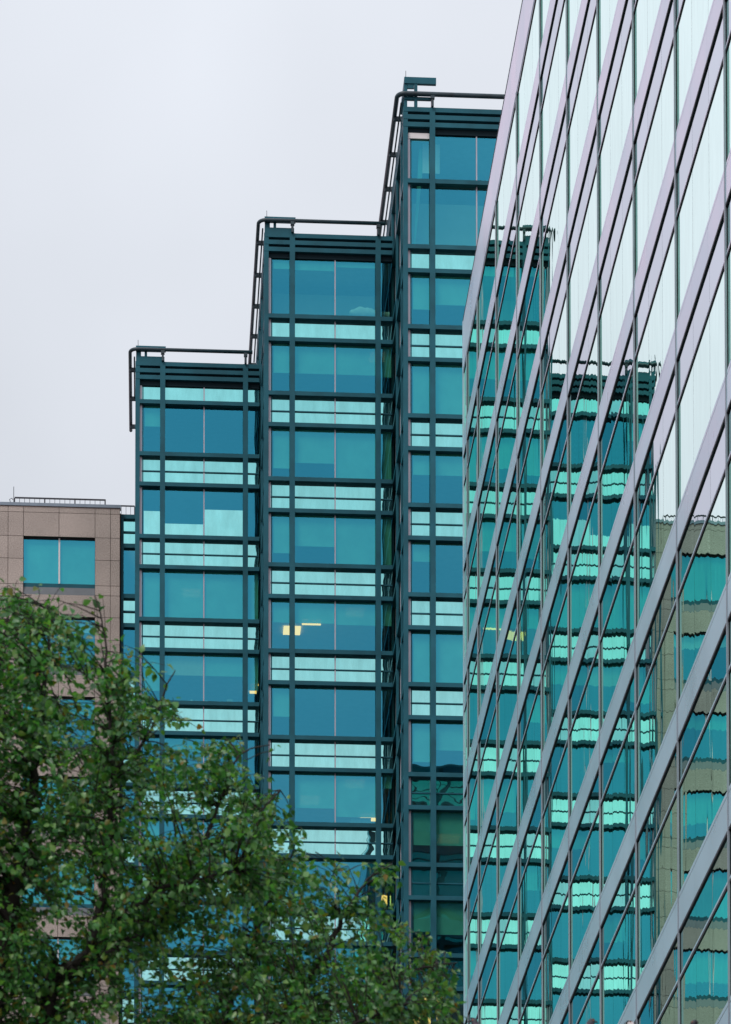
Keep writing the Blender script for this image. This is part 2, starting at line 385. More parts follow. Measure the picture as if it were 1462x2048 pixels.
def tower(name, label, c1, v, roof, louvre_bot, rows_top, ur, ncol, depth, blinds, lamps, raised, ubays, rail_len=99):
    """c1: first column; v: frame face; rows_top: rows above the regular storeys"""
    uc = c1 - 1.055
    t = thing(name, (uc, v, 0), label, 'building', 'stepped teal glass towers'); t['_base'] = (uc, v, 0)
    gv = v + GD
    cols = [c1 + i*PITCHM for i in range(ncol)]
    edges = [uc] + sorted(cols + [c + PITCHM/2 for c in cols if c + PITCHM/2 < ur - 0.3]) + [ur]
    edges = edges[:ubays+1]
    if edges[-1] < ur: edges[-1] = ur
    zb = BU0 - FLOOR*KLAST - BLD - 0.19              # bottom of the detailed storeys
    # columns
    for c in cols:
        MB().box(c-0.117, c+0.117, v, v+0.2, Z(-EYE), Z(roof+0.004)).build('column', TEAL, t)
    # rows: list of (kind, top, bottom, bar)
    rows = list(rows_top)
    beams = []
    for k in range(-1, KLAST+1):
        bu = BU0 - FLOOR*k; bl = bu - BLD
        top = (75.35 if k == -1 else BU0 - FLOOR*(k-1) - BLD) - BH
        rows.append(('v', top, bu, 0)); rows.append(('s', bu-BH, bl, bu-0.83))
        beams += [bu, bl]
    for r in rows_top:
        if r[3]: beams.append(r[2])
    beams.append(75.35)
    beams = sorted(set(beams), reverse=True)
    for b in beams:
        MB().box(uc-0.02, ur, v+0.012, gv+0.05, Z(b-BH), Z(b)).build('beam', TEAL, t)
    # fascia louvres under the roof line
    n = 3; lh = (roof-louvre_bot)/(n+0.25)
    for i in range(n):
        zt = roof - i*lh
        MB().box(uc-0.20, ur, v+0.006, v+0.16, Z(zt-lh*0.60), Z(zt)).build('louvre', TEAL, t)
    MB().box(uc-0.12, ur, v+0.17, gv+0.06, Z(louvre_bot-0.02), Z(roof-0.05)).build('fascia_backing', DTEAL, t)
    MB().box(uc+0.01, ur, gv+0.07, v+depth, Z(roof-0.30), Z(roof-0.06)).build('roof', ROOF, t)
    # glazing
    vi = -1
    for kind, zt, zo, bar in rows:
        if kind == 'v': vi += 1
        for b in range(len(edges)-1):
            a0, a1 = edges[b], edges[b+1]
            if kind == 'v':
                w = MB().quad((a0,gv,Z(zo-0.05)),(a1,gv,Z(zo-0.05)),(a1,gv,Z(zt+0.05)),(a0,gv,Z(zt+0.05))).build('window', VISION, t)
                bl = blinds.get((vi, b))
                if bl:
                    fr, mt_, fromtop = bl
                    h = (zt-zo)
                    z0, z1 = (zt-h*fr, zt+0.02) if fromtop else (zo-0.02, zo+h*fr)
                    if mt_ is SPAND:
                        MB().box(a0+(0.19 if b == 0 else 0.035), a1-0.035, gv-0.006, gv+0.01, Z(z0), Z(z1)).build('lower_lite', SPAND, w, origin=(a0, gv, Z(zo)))
                        continue
                    q = MB().box(a0+(0.04 if b else 0.22), a1-0.04, gv+0.05, gv+0.054, Z(z0), Z(z1))
                    if fromtop: q.box(a0+(0.04 if b else 0.22), a1-0.04, gv+0.045, gv+0.06, Z(z0-0.03), Z(z0))
                    q.build('blind', mt_, w, origin=(a0, gv, Z(zo)))
            elif kind == 's':
                if bar:
                    pz = MB()
                    pz.quad((a0,gv,Z(zo-0.05)),(a1,gv,Z(zo-0.05)),(a1,gv,Z(bar-0.02)),(a0,gv,Z(bar-0.02)))
                    pz.quad((a0,gv,Z(bar+0.02)),(a1,gv,Z(bar+0.02)),(a1,gv,Z(zt+0.05)),(a0,gv,Z(zt+0.05)))
                else:
                    pz = MB().quad((a0,gv,Z(zo-0.05)),(a1,gv,Z(zo-0.05)),(a1,gv,Z(zt+0.05)),(a0,gv,Z(zt+0.05)))
                pz.build('spandrel_panel', SPAND, t)
        if kind == 's' and bar:
            MB().box(uc+0.1, ur, gv-0.05, gv+0.01, Z(bar-0.025), Z(bar+0.025)).build('glazing_bar', TEAL, t)
    # mullions
    for e in edges[1:-1]:
        if all(abs(e-c) > 0.2 for c in cols):
            MB().box(e-0.027, e+0.027, gv-0.05, gv+0.02, Z(zb), Z(louvre_bot+0.05)).build('mullion', ALU, t)
    for b_ in beams + [louvre_bot]: pass
    MB().box(uc+0.0, uc+0.10, gv-0.075, gv+0.02, Z(zb), Z(louvre_bot+0.05)).build('corner_mullion', ALU, t)
    MB().box(uc+0.115, uc+0.165, gv-0.03, gv+0.015, Z(zb), Z(louvre_bot+0.05)).build('mullion', TEAL, t)
    # rooms: slabs and a core wall
    zs = [b for b in beams]
    tops = [BU0-FLOOR*k for k in range(-1, KLAST+1)]
    for bu in tops + ([76.4] if rows_top and rows_top[0][0] == 'v' else []):
        low = bu - BLD if bu != 76.4 else 75.35
        MB().box(uc+0.05, ur-0.02, gv+0.17, gv+9, Z(low-BH+0.03), Z(bu-0.12)).build('floor_slab', CEIL, t)
    MB().box(uc+0.06, ur-0.03, gv+8.2, gv+8.4, Z(zb), Z(roof-0.5)).build('core_wall', CORE, t)
    if rows_top and rows_top[0][0] == 'v':
        MB().box(uc+0.05, ur-0.02, gv+0.17, gv+9, Z(louvre_bot-0.02), Z(louvre_bot+0.1)).build('floor_slab', CEIL, t)
    for (px_u, dep, zc, wu, wd, lit) in lamps:
        MB().box(px_u-wu/2, px_u+wu/2, gv+dep-wd/2, gv+dep+wd/2, Z(zc-0.05), Z(zc+0.02)).build('ceiling_light', LAMP if lit else LAMPDIM, t)
    # left side wall: reflective glass with a frame standing proud of it
    su = uc - 0.21
    MB().quad((uc-0.0,v+depth,Z(-EYE)),(uc-0.0,gv,Z(-EYE)),(uc-0.0,gv,Z(roof-0.03)),(uc-0.0,v+depth,Z(roof-0.03))).build('side_glazing', SIDEGL, t)
    offs = [0.0, 1.45] + [1.45+2.9*i for i in range(1, int((depth-2)/2.9)+1)]
    for i, o_ in enumerate(offs):
        MB().box(su, su+0.11 if i else uc-0.006, v+o_+(0.018 if i == 0 else 0), v+o_+0.16, Z(-EYE), Z(roof-0.004)).build('side_column', TEAL, t)
    for o_ in offs[1:]:
        MB().box(uc-0.040, uc-0.001, v+o_+0.04, v+o_+0.10, 0, Z(roof-0.35)).build('side_reflection_strip', ALU, t)  # pale strips standing in for bright sky reflections in the side glass
    for b in beams:
        MB().box(su+0.012, uc-0.004, v+0.10, v+depth-0.01, Z(b-BH+0.003), Z(b-0.003)).build('side_beam', TEAL, t)
    for i in range(n):
        zt = roof - i*lh
        MB().box(su+0.006, uc-0.002, v+0.165, v+depth-0.02, Z(zt-lh*0.60), Z(zt-0.003)).build('side_louvre', TEAL, t)
    # lower storeys, below the frame of the picture
    lg = MB().quad((uc,gv,0),(ur,gv,0),(ur,gv,Z(zb)),(uc,gv,Z(zb))).build('lower_glazing', SPAND, t)
    lf = MB()
    k = KLAST+1
    while BU0-FLOOR*k > 1.0:
        bu = BU0-FLOOR*k
        lf.box(uc-0.02, ur, v+0.012, gv-0.004, Z(bu-BH), Z(bu)); lf.box(uc-0.02, ur, v+0.012, gv-0.004, Z(bu-BLD-BH), Z(bu-BLD)); k += 1
    lf.build('lower_frame', TEAL, t)
    # plain back and right-hand walls and a blank side where nothing is visible
    MB().box(uc+0.02, ur-0.01, v+depth-0.05, v+depth+0.2, 0, Z(roof-0.08)).build('rear_wall', TEAL, t)
    # rail on brackets round the roof
    rz = roof + 0.52
    ru = uc - 0.46
    rv = v - 0.10
    rad = 0.36
    pts = [(ru, v+min(depth*0.62, rail_len), Z(rz)), (ru, rv+rad, Z(rz))]
    for i in range(1, 9):
        a = math.pi/2*i/9
        pts.append((ru+rad-rad*math.cos(a), rv+rad-rad*math.sin(a), Z(rz)))
    pts += [(ru+rad, rv, Z(rz)), (ur-0.32, rv, Z(rz))]
    rail = MB().tube(pts, 0.10 if raised else 0.082, 12).build('roof_rail', PIPE, t)
    MB().tube([(uc-0.26, v+min(depth*0.5, rail_len*0.55), Z(rz-0.12)), (uc-0.26, rv+0.55, Z(rz-0.12))], 0.035, 8).build('roof_rail', PIPE, t)
    for c in cols:
        if c < ur-0.2:
            q = MB(); q.box(c-0.05, c+0.05, rv-0.03, v+0.20, Z(roof+0.003), Z(rz-0.05)); q.box(c-0.085, c+0.085, rv-0.06, rv+0.10, Z(rz-0.20), Z(rz-0.04))
            q.build('bracket', PIPE, rail, origin=(c, v, Z(roof)))
    for o_ in (1.6, 4.5, 7.4, 10.3, 13.2):
        if o_ < min(depth*0.6, rail_len):
            q = MB(); q.box(ru-0.03, uc-0.16, v+o_, v+o_+0.12, Z(rz-0.24), Z(rz-0.06)); q.box(uc-0.20, uc-0.06, v+o_+0.01, v+o_+0.11, Z(roof-0.35), Z(rz-0.05))
            q.build('bracket', PIPE, rail, origin=(ru, v+o_, Z(rz)))
    # corner housing on the roof
    x0, x1 = uc-0.19, c1+0.14
    if raised:
        q = MB(); q.box(x0+0.03, x1+0.02, v-0.02, v+0.14, Z(roof+1.02), Z(roof+1.30)); q.box(x0+0.03, x0+0.20, v+0.15, v+2.4, Z(roof+0.98), Z(roof+1.28))
        q.box(x0+0.46, x0+0.60, v+0.0, v+0.12, Z(roof+0.004), Z(roof+1.015)); q.box(x0+0.02, x0+0.16, v+0.03, v+0.17, Z(roof-0.02), Z(roof+1.015))
        q.box(x0+0.17, x0+0.45, v+0.02, v+0.10, Z(roof+0.82), Z(roof+1.015)); q.box(x0+0.17, x0+0.45, v+0.02, v+0.10, Z(roof+0.30), Z(roof+0.66))
        q.box(x0+0.04, x1-0.2, v-0.005, v+0.13, Z(roof+0.33), Z(roof+0.44))
    else:
        q = MB(); q.box(x0, x1, v-0.02, v+0.14, Z(roof+0.50), Z(roof+0.72)); q.box(x0+0.005, x1-0.06, v+0.03, v+0.16, Z(roof+0.004), Z(roof+0.25))
        q.box(x0+0.01, x0+0.24, v+0.04, v+0.15, Z(roof+0.255), Z(roof+0.495)); q.box(x0+0.40, x0+0.52, v+0.04, v+0.14, Z(roof+0.255), Z(roof+0.495))
    q.build('corner_housing', TEAL, t)
    zt = roof + (1.30 if raised else 0.72)
    MB().tube([(uc-0.09, v+0.05, Z(zt-0.05)), (uc-0.09, v+0.05, Z(zt+0.30))], 0.012, 6).build('lightning_rod', IRON, t)
    return t, uc, gv

B1, BG, BR = BLIND, BLINDG, BRIGHT
V1, V2, V3 = 158.517, 152.152, 145.717
C1, C2, C3 = 0.615, 6.369, 12.127
def lvl(k): return (75.35 if k == -1 else BU0-FLOOR*(k-1)-BLD) - BH - 0.0     # ceiling of the storey whose sill is level k
t1bl = {(0,0):(.41,B1,1),
        (1,0):(.52,SPAND,0),(1,1):(.27,SPAND,0),(1,2):(.58,SPAND,0),
        (2,0):(1,B1,1),(2,1):(1,B1,1),(2,2):(1,B1,1),(2,3):(1,B1,1),
        (3,0):(.75,B1,1),(3,1):(.42,BG,1),(3,2):(.42,B1,1),(3,3):(.7,B1,1),
        (4,1):(.3,B1,1),(5,0):(.6,B1,1),(5,2):(.4,B1,1),(6,1):(.6,B1,1)}
T1, UC1, GV1 = tower('glass_tower', 'lowest of the three stepped teal glass towers, between the stone block and the middle tower',
    C1, V1, 77.14, 76.10, [('s', 76.10, 75.35, 0)], C2-1.055-0.215, 2, 24, t1bl,
    [(5.0, 3.58, lvl(2), .4, .37, 1), (5.0, 4.20, lvl(2), .4, .56, 1), (2.0, 2.4, lvl(1), .8, .8, 0)], False, 4, 8.2)
t2bl = {(0,0):(.16,B1,1),(0,1):(.17,B1,1),(0,2):(.10,B1,1),(1,0):(.57,B1,1),(1,1):(.57,B1,1),(1,2):(.57,B1,1),(1,3):(.6,B1,1),
        (2,0):(.77,B1,1),(2,1):(.65,B1,1),(2,2):(1,B1,1),(2,3):(1,B1,1),
        (3,0):(.75,B1,1),(3,1):(.6,B1,1),(3,2):(1,B1,1),(3,3):(1,B1,1),
        (4,0):(.42,B1,1),(4,1):(.42,B1,1),(4,2):(.44,B1,1),(4,3):(.44,B1,1),
        (5,0):(.58,B1,1),
        (6,1):(.67,B1,1),(6,2):(.83,B1,1),(6,3):(.25,B1,1),
        (7,0):(.5,B1,1),(8,2):(.5,B1,1)}
T2, UC2, GV2 = tower('glass_tower', 'middle stepped teal glass tower with a pale bundle behind its top window',
    C2, V2, 80.08, 79.04, [('v', 79.04, 76.40, 1), ('s', 76.40-BH, 75.35, 0)], C3-1.055-0.215, 2, 26, t2bl,
    [(7.35, 2.32, lvl(2), .86, .5, 1), (6.50, 3.30, lvl(2), .78, .86, 1), (9.25, 1.09, lvl(2), .8, .88, 0), (10.26, 1.0, lvl(-1), .68, .85, 0),
     (7.33, 3.39, lvl(4), .86, .97, 0), (9.25, 1.16, lvl(4), .85, .88, 0), (10.15, 5.45, lvl(4), .78, .86, 1), (10.95, 5.34, lvl(5), .5, 1.2, 1)], False, 4)
t3bl = {(0,0):(.12,BR,1),
        (2,0):(.64,B1,1),(2,1):(.54,B1,1),(2,2):(.54,B1,1),
        (3,0):(1,B1,1),(3,1):(1,B1,1),(3,2):(1,B1,1),
        (4,0):(.40,B1,1),(4,1):(.40,B1,1),(4,2):(.4,B1,1),
        (5,0):(.35,B1,1),
        (6,0):(1,B1,1),(6,1):(1,B1,1),
        (7,0):(.75,B1,1),(7,1):(.52,B1,1),
        (8,0):(.62,B1,1),(8,1):(.62,B1,1),
        (9,0):(.55,B1,1),(9,1):(.6,B1,1)}
T3, UC3, GV3 = tower('glass_tower', 'tallest of the three stepped teal glass towers, partly hidden by the mirrored office block',
    C3, V3, 82.42, 81.35, [('v', 81.35, 79.28, 1), ('v', 79.28-BH, 76.40, 1), ('s', 76.40-BH, 75.35, 0)], 26.0, 3, 30, t3bl,
    [(13.10, 3.31, lvl(5), .92, 1.0, 1), (12.13, 1.23, lvl(7), .86, 1.0, 1), (12.06, 4.14, lvl(7), 1.09, 1.3, 1)], True, 5)
# pale panels added behind the top windows to brighten the rooms
PANEL = principled('pale_brightening_panel', (0.62, 0.72, 0.66), 0.9, var=0.12, vscale=0.7)
MB().box(UC2+0.3, 10.4, GV2+2.0, GV2+2.06, Z(76.45), Z(78.45)).build('brightening_panel', PANEL, T2)
MB().box(UC3+0.3, 18.0, GV3+2.6, GV3+2.66, Z(76.6), Z(79.7)).build('brightening_panel', PANEL, T3)
# white panel in the head of the first bay of the tallest tower, and pale curtains behind its top windows
MB().box(UC3+0.03, C3-0.125, GV3-0.10, GV3-0.03, Z(81.12), Z(81.36)).build('white_head_panel', WHITE, T3)
for (a, b, z0, z1) in ((11.75, 12.50, 79.9, 81.2),):
    MB().box(a, b, GV3+0.45, GV3+0.47, Z(z0), Z(z1)).build('curtain', BRIGHT, T3)
MB().quad((11.36,GV3+0.5,Z(76.6)),(11.42,GV3+0.55,Z(76.6)),(11.86,GV3+0.5,Z(81.0)),(11.60,GV3+0.45,Z(81.0))).build('curtain', BLIND, T3)

# ------------------------------------------------------------------ brown stone block on the left and its glazed link
SV = 165.0
sb = thing('stone_block', (-1.4, SV, 0), 'brown granite block with teal windows and a roof railing, left of the glass towers', 'building')
sb['_base'] = (-1.4, SV, 0)
uE = [-14.6, -13.86, -12.2, -10.5, -8.75, -8.0, -6.77, -6.03, -4.33, -2.60, -1.86, -1.40]
win_u = [(-6.03, -2.60), (-12.2, -8.75)]
NR = 12
st = MB()
zrows = [(72.72, 73.02), (71.55, 72.72)]
for r in range(NR):
    o_ = FLOOR*r
    zrows += [(70.45-o_, 71.55-o_), (69.20-o_, 70.45-o_), (68.72-o_, 69.20-o_), (67.65-o_, 68.72-o_)]
zrows = [(a, b) for a, b in zrows if b > -1]
for (z0, z1) in zrows:
    inwin = any(z1 <= 71.56-FLOOR*r and z0 >= 68.71-FLOOR*r for r in range(NR))
    for i in range(len(uE)-1):
        a0, a1 = uE[i], uE[i+1]
        if inwin and any(a0 >= w0-0.01 and a1 <= w1+0.01 for w0, w1 in win_u): continue
        st.box(a0+0.011, a1-0.011, SV, SV+0.08, Z(max(z0, -EYE))+0.011, Z(z1)-0.011)
st.build('stone_cladding', STONE, sb)
wall = MB()
zlow = 71.55-FLOOR*NR
for i in range(NR):
    zt, zo = 71.55-FLOOR*i, 68.72-FLOOR*i
    znext = 71.55-FLOOR*(i+1)
    for a0, a1 in ((-14.6,-12.2), (-8.75,-6.03), (-2.60,-1.40)):
        wall.box(a0, a1, SV+0.05, SV+0.5, Z(zo), Z(zt))
    wall.box(-14.6, -1.40, SV+0.05, SV+0.5, Z(znext), Z(zo)-0.0)
wall.box(-14.6, -1.40, SV+0.05, SV+0.5, Z(71.55), Z(73.0))
wall.box(-14.6, -1.40, SV+0.05, SV+0.5, 0, Z(zlow))
wall.box(-1.45, -1.36, SV+0.51, SV+20, 0, Z(73.0))
wall.build('wall', JOINT, sb)
sr = random.Random(2)
for i in range(NR):
    zt, zo = 71.55-FLOOR*i, 68.72-FLOOR*i
    for ci, (a0, a1) in enumerate(win_u):
        mid = (a0+a1)/2
        w = MB().quad((a0,SV+0.21,Z(zo)+0.55),(mid,SV+0.21,Z(zo)+0.55),(mid,SV+0.21,Z(zt)),(a0,SV+0.21,Z(zt)))
        w.quad((mid,SV+0.21,Z(zo)+0.55),(a1,SV+0.21,Z(zo)+0.55),(a1,SV+0.21,Z(zt)),(mid,SV+0.21,Z(zt)))
        w = w.build('window', VISION, sb)
        MB().box(mid-0.04, mid+0.04, SV+0.15, SV+0.22, Z(zo)+0.60, Z(zt)).build('frame', WHITE, w, origin=(mid, SV, Z(zo)))
        MB().box(a0, a1, SV+0.17, SV+0.34, Z(zt)-0.05, Z(zt)).build('frame', RDARK, w, origin=(mid, SV, Z(zt)))
        s_ = MB(); s_.box(a0, a1, SV+0.165, SV+0.30, Z(zo)+0.40, Z(zo)+0.60, 1)
        k0 = len(s_.v)
        s_.quad((a0,SV+0.02,Z(zo)),(a1,SV+0.02,Z(zo)),(a1,SV+0.16,Z(zo)+0.41),(a0,SV+0.16,Z(zo)+0.41))
        s_.build('sill', [SILL, TEAL], w, origin=(mid, SV, Z(zo)))
        fr = 1.0 if i == 0 else sr.choice([0.35, 0.7, 1.0, 1.0, 0.8])
        if i == 1: fr = 0.30
        if fr:
            MB().box(a0+0.02, a1-0.02, SV+0.27, SV+0.274, Z(zo)+0.62+(zt-zo-0.62)*(1-fr), Z(zt)).build('blind', BRIGHT if i == 1 else BLIND, w, origin=(mid, SV, Z(zt)))
    MB().box(-14.5, -1.5, SV+0.6, SV+7, Z(zo)-1.0, Z(zo)-0.2).build('floor_slab', CEIL, sb)
MB().box(-14.5, -1.5, SV+7, SV+7.2, 0, Z(72.8)).build('core_wall', CORE, sb)
MB().box(-14.5, -1.46, SV+0.5, SV+18, Z(72.4), Z(72.7)).build('roof', ROOF, sb)
MB().box(-14.62, -1.36, SV-0.05, SV+0.30, Z(73.02), Z(73.17)).build('coping', COPING, sb)
ra = MB()
RV = SV+0.9
ra.box(-6.50, -2.13, RV-0.03, RV+0.03, Z(73.78), Z(73.84))
u = -6.50; i = 0
while u < -2.1:
    big = i % 6 == 0
    ra.box(u-(0.03 if big else 0.011), u+(0.03 if big else 0.011), RV-0.025, RV+0.025, Z(72.71), Z(73.78)); u += 0.2427; i += 1
ra.box(-2.16, -2.10, RV-0.028, RV+0.028, Z(72.71), Z(73.835))
ra.box(-2.16, -0.70, RV-0.03, RV+0.03, Z(73.52), Z(73.57))
for j, u in enumerate((-1.87, -1.60, -1.34, -1.12, -0.90, -0.70)):
    w_ = 0.028 if j in (1, 5) else 0.010
    ra.box(u-w_, u+w_, RV-0.02, RV+0.02, Z(72.72), Z(73.52))
ra.build('roof_railing', IRON, sb)
q = MB(); q.tube([(-6.54, RV, Z(72.71)), (-6.54, RV, Z(74.35))], 0.016, 6)
q.tube([(-6.56, RV, Z(73.3)), (-6.68, RV, Z(73.5)), (-6.74, RV, Z(73.72)), (-6.62, RV, Z(73.78)), (-6.58, RV, Z(73.70))], 0.018, 6)
q.tube([(-6.56, RV, Z(73.35)), (-6.70, RV, Z(73.18)), (-6.78, RV, Z(72.9))], 0.014, 6)
q.build('lightning_rod', IRON, sb)

LV = 165.35
lk = thing('glazed_link', (-1.35, LV, 0), 'narrow blue glazed link squeezed between the brown stone block and the lowest tower', 'building')
lk['_base'] = (-1.35, LV, 0)
x0, x1 = -1.355, UC1-0.02
for k in range(-1, KLAST+2):
    bu = BU0-FLOOR*k; bl = bu-BLD
    MB().box(x0, x1, LV, LV+0.3, Z(bu-0.20), Z(bu)).build('beam', TEAL, lk)
    MB().box(x0, x1, LV, LV+0.3, Z(bl-0.20), Z(bl)).build('beam', TEAL, lk)
    p_ = MB(); md = bu-0.20-(BLD-0.20)*0.5
    p_.quad((x0,LV+0.18,Z(bl)),(x1,LV+0.18,Z(bl)),(x1,LV+0.18,Z(md-0.02)),(x0,LV+0.18,Z(md-0.02)))
    p_.quad((x0,LV+0.18,Z(md+0.02)),(x1,LV+0.18,Z(md+0.02)),(x1,LV+0.18,Z(bu-0.2)),(x0,LV+0.18,Z(bu-0.2)))
    p_.build('spandrel_panel', SPAND, lk)
    MB().box(x0, x1, LV+0.10, LV+0.2, Z(md-0.035), Z(md+0.035)).build('glazing_bar', TEAL, lk)
    MB().quad((x0,LV+0.18,Z(bl-2.48)),(x1,LV+0.18,Z(bl-2.48)),(x1,LV+0.18,Z(bl-0.19)),(x0,LV+0.18,Z(bl-0.19))).build('window', VISION, lk)
MB().box(x0-0.003, x0+0.13, LV-0.02, LV+0.28, 0, Z(BU0+FLOOR)-0.004).build('column', TEAL, lk)
MB().box(x0, x1, LV+3, LV+3.2, 0, Z(BU0+FLOOR-0.2)).build('core_wall', CORE, lk)
MB().box(x0, x1, LV+0.05, LV+0.29, 0, Z(BU0-FLOOR*(KLAST+2))).build('lower_wall', TEAL, lk)

# ------------------------------------------------------------------ mirrored office block on the right
U0, D, K0 = 11.531, 6.4729, 10.4314
ZB, HR = 57.47, 4.218                          # underside of the top regular band, storey
VE, VN = 124.75, 15.0                          # far and near ends
RTOP = 62.60
ob = thing('office_block', (U0, VE, 0), 'tall mirrored office block with pale metal bands, reflecting the towers', 'building')
ob['_base'] = (U0, VE, 0)
mull = [D*(K0+k) for k in range(-8, 9)] + [123.30]
mull = [v for v in mull if v > VN+1]
ve = [VN] + mull + [VE]
bandz = [ZB + HR - HR*j for j in range(16)]    # undersides of the bands; the first lies inside the parapet
bandz = [z for z in bandz if z > -0.5]
pr = random.Random(11)
def panes(a0, a1, z0, z1, nsub, tilt=True):
    """glass lites side by side, each set very slightly out of plane; facing -x"""
    q = MB()
    w = (a1-a0)/nsub
    for i in range(nsub):
        b0, b1 = a0+i*w+0.008, a0+(i+1)*w-0.008
        q.quad((U0,b1,z0),(U0,b0,z0),(U0,b0,z1),(U0,b1,z1))
    return q
other = MB(); other_s = MB()
def merge(dst, src):
    b = len(dst.v); dst.v += src.v; dst.f += [tuple(i+b for i in f) for f in src.f]; dst.mi += src.mi; dst.smooth += src.smooth
for j, bz in enumerate(bandz):
    z_bar = bz - 1.03                          # transom under the spandrel strip
    z_nb = bz - HR + 0.82                      # top of the next band
    for i in range(len(ve)-1):
        a0, a1 = ve[i], ve[i+1]
        ns = max(1, round((a1-a0)/2.16))
        mid = (a0+a1)/2
        q = panes(a0, a1, Z(max(z_nb, -EYE)), Z(z_bar), ns)
        vis = (z_bar > 0.262*a0) and (z_nb < 0.60*a1) and a1 > 66
        if vis: q.build('window', RGLASS, ob)
        else: merge(other, q)
    s_ = MB()
    for i in range(len(ve)-1):
        a0, a1 = ve[i], ve[i+1]
        merge(s_, panes(a0, a1, Z(z_bar), Z(bz), max(1, round((a1-a0)/2.16))))
    s_.build('spandrel_strip', RSTRIP, ob)
    if j > 0:
        b_ = MB(); w_ = 2.158
        # band panels butt with fine joints; a narrow flashing runs along the head
        for i in range(len(ve)-1):
            a0, a1 = ve[i], ve[i+1]; ns = max(1, round((a1-a0)/2.16)); ww = (a1-a0)/ns
            for s in range(ns):
                b_.box(U0-0.034, U0-0.004, a0+s*ww+0.004, a0+(s+1)*ww-0.004, Z(bz)+0.022, Z(bz+0.70))
                b_.box(U0-0.030, U0-0.004, a0+s*ww+0.004, a0+(s+1)*ww-0.004, Z(bz+0.725), Z(bz+0.82))
        b_.build('metal_band', RBAND, ob)
        q = MB(); q.box(U0-0.026, U0-0.002, VN, VE-0.01, Z(bz)+0.021, Z(bz)+0.80); q.box(U0-0.033, U0-0.001, VN, VE-0.012, Z(bz)-0.035, Z(bz)+0.020)  # joint backing, plus a black strip standing in for the band's shaded underside
        q.build('band_gasket_shade', RDARK, ob)
    tb = MB(); tb.box(U0-0.022, U0+0.01, VN, VE-0.006, Z(z_bar)-0.002, Z(z_bar)+0.05)
    tb.build('transom', RBAND, ob)
    MB().box(U0-0.020, U0-0.003, VN, VE-0.008, Z(z_bar)-0.06, Z(z_bar)-0.003).build('transom_gasket_shade', RDARK, ob)  # black strip puts shade under the transom bar
other.build('outer_glazing', RGLASS, ob)
zr0 = bandz[0]-1.03
# parapet above the top row
b_ = MB()
for i in range(len(ve)-1):
    a0, a1 = ve[i], ve[i+1]; ns = max(1, round((a1-a0)/2.16)); ww = (a1-a0)/ns
    for s in range(ns):
        b_.box(U0-0.034, U0-0.004, a0+s*ww+0.004, a0+(s+1)*ww-0.004, Z(zr0+0.08), Z(RTOP-0.05))
b_.build('parapet', RBAND, ob)
MB().box(U0-0.045, U0+0.30, VN, VE-0.003, Z(RTOP-0.05), Z(RTOP)).build('coping', RDARK, ob)
MB().box(U0+0.005, U0+0.28, VN, VE-0.02, Z(zr0), Z(RTOP-0.05)).build('parapet_wall', RDARK, ob)
for v in mull:
    q = MB()
    q.box(U0-0.055, U0-0.016, v-0.030, v+0.030, 0, Z(zr0+0.05), 0)
    q.box(U0-0.0155, U0+0.01, v-0.022, v+0.022, 0, Z(zr0+0.04), 1)
    q.build('mullion', [RMULL, RDARK], ob)
MB().box(U0-0.06, U0-0.0, VE-0.05, VE+0.006, 0, Z(RTOP-0.06)).build('corner_trim', RBAND, ob)
# body, end wall (seen mirrored in the tallest tower) and roof
ETOP = 61.6
MB().box(U0+0.012, 45, VN+0.01, VE-0.02, 0, Z(ETOP)-0.02).build('core', RDARK, ob)
ew = MB()
for j in range(16):
    z1 = ETOP - HR*j; z0 = z1 - HR
    if z0 < -EYE: z0 = -EYE
    for i in range(12):
        a0 = U0 + 2.5*i
        ew.quad((a0+2.48,VE,Z(z0)+0.9),(a0+0.02,VE,Z(z0)+0.9),(a0+0.02,VE,Z(z1)),(a0+2.48,VE,Z(z1)))
ew.build('end_glazing', REND, ob)
for j in range(15):
    z1 = ETOP - HR*j
    MB().box(U0+0.002, 42, VE-0.015, VE+0.05, Z(z1-HR), Z(z1-HR)+0.9).build('end_band', SILL, ob)
MB().box(U0+0.31, 45, VN, VE-0.03, Z(ETOP)-0.018, Z(ETOP)+0.1).build('roof', ROOF, ob)

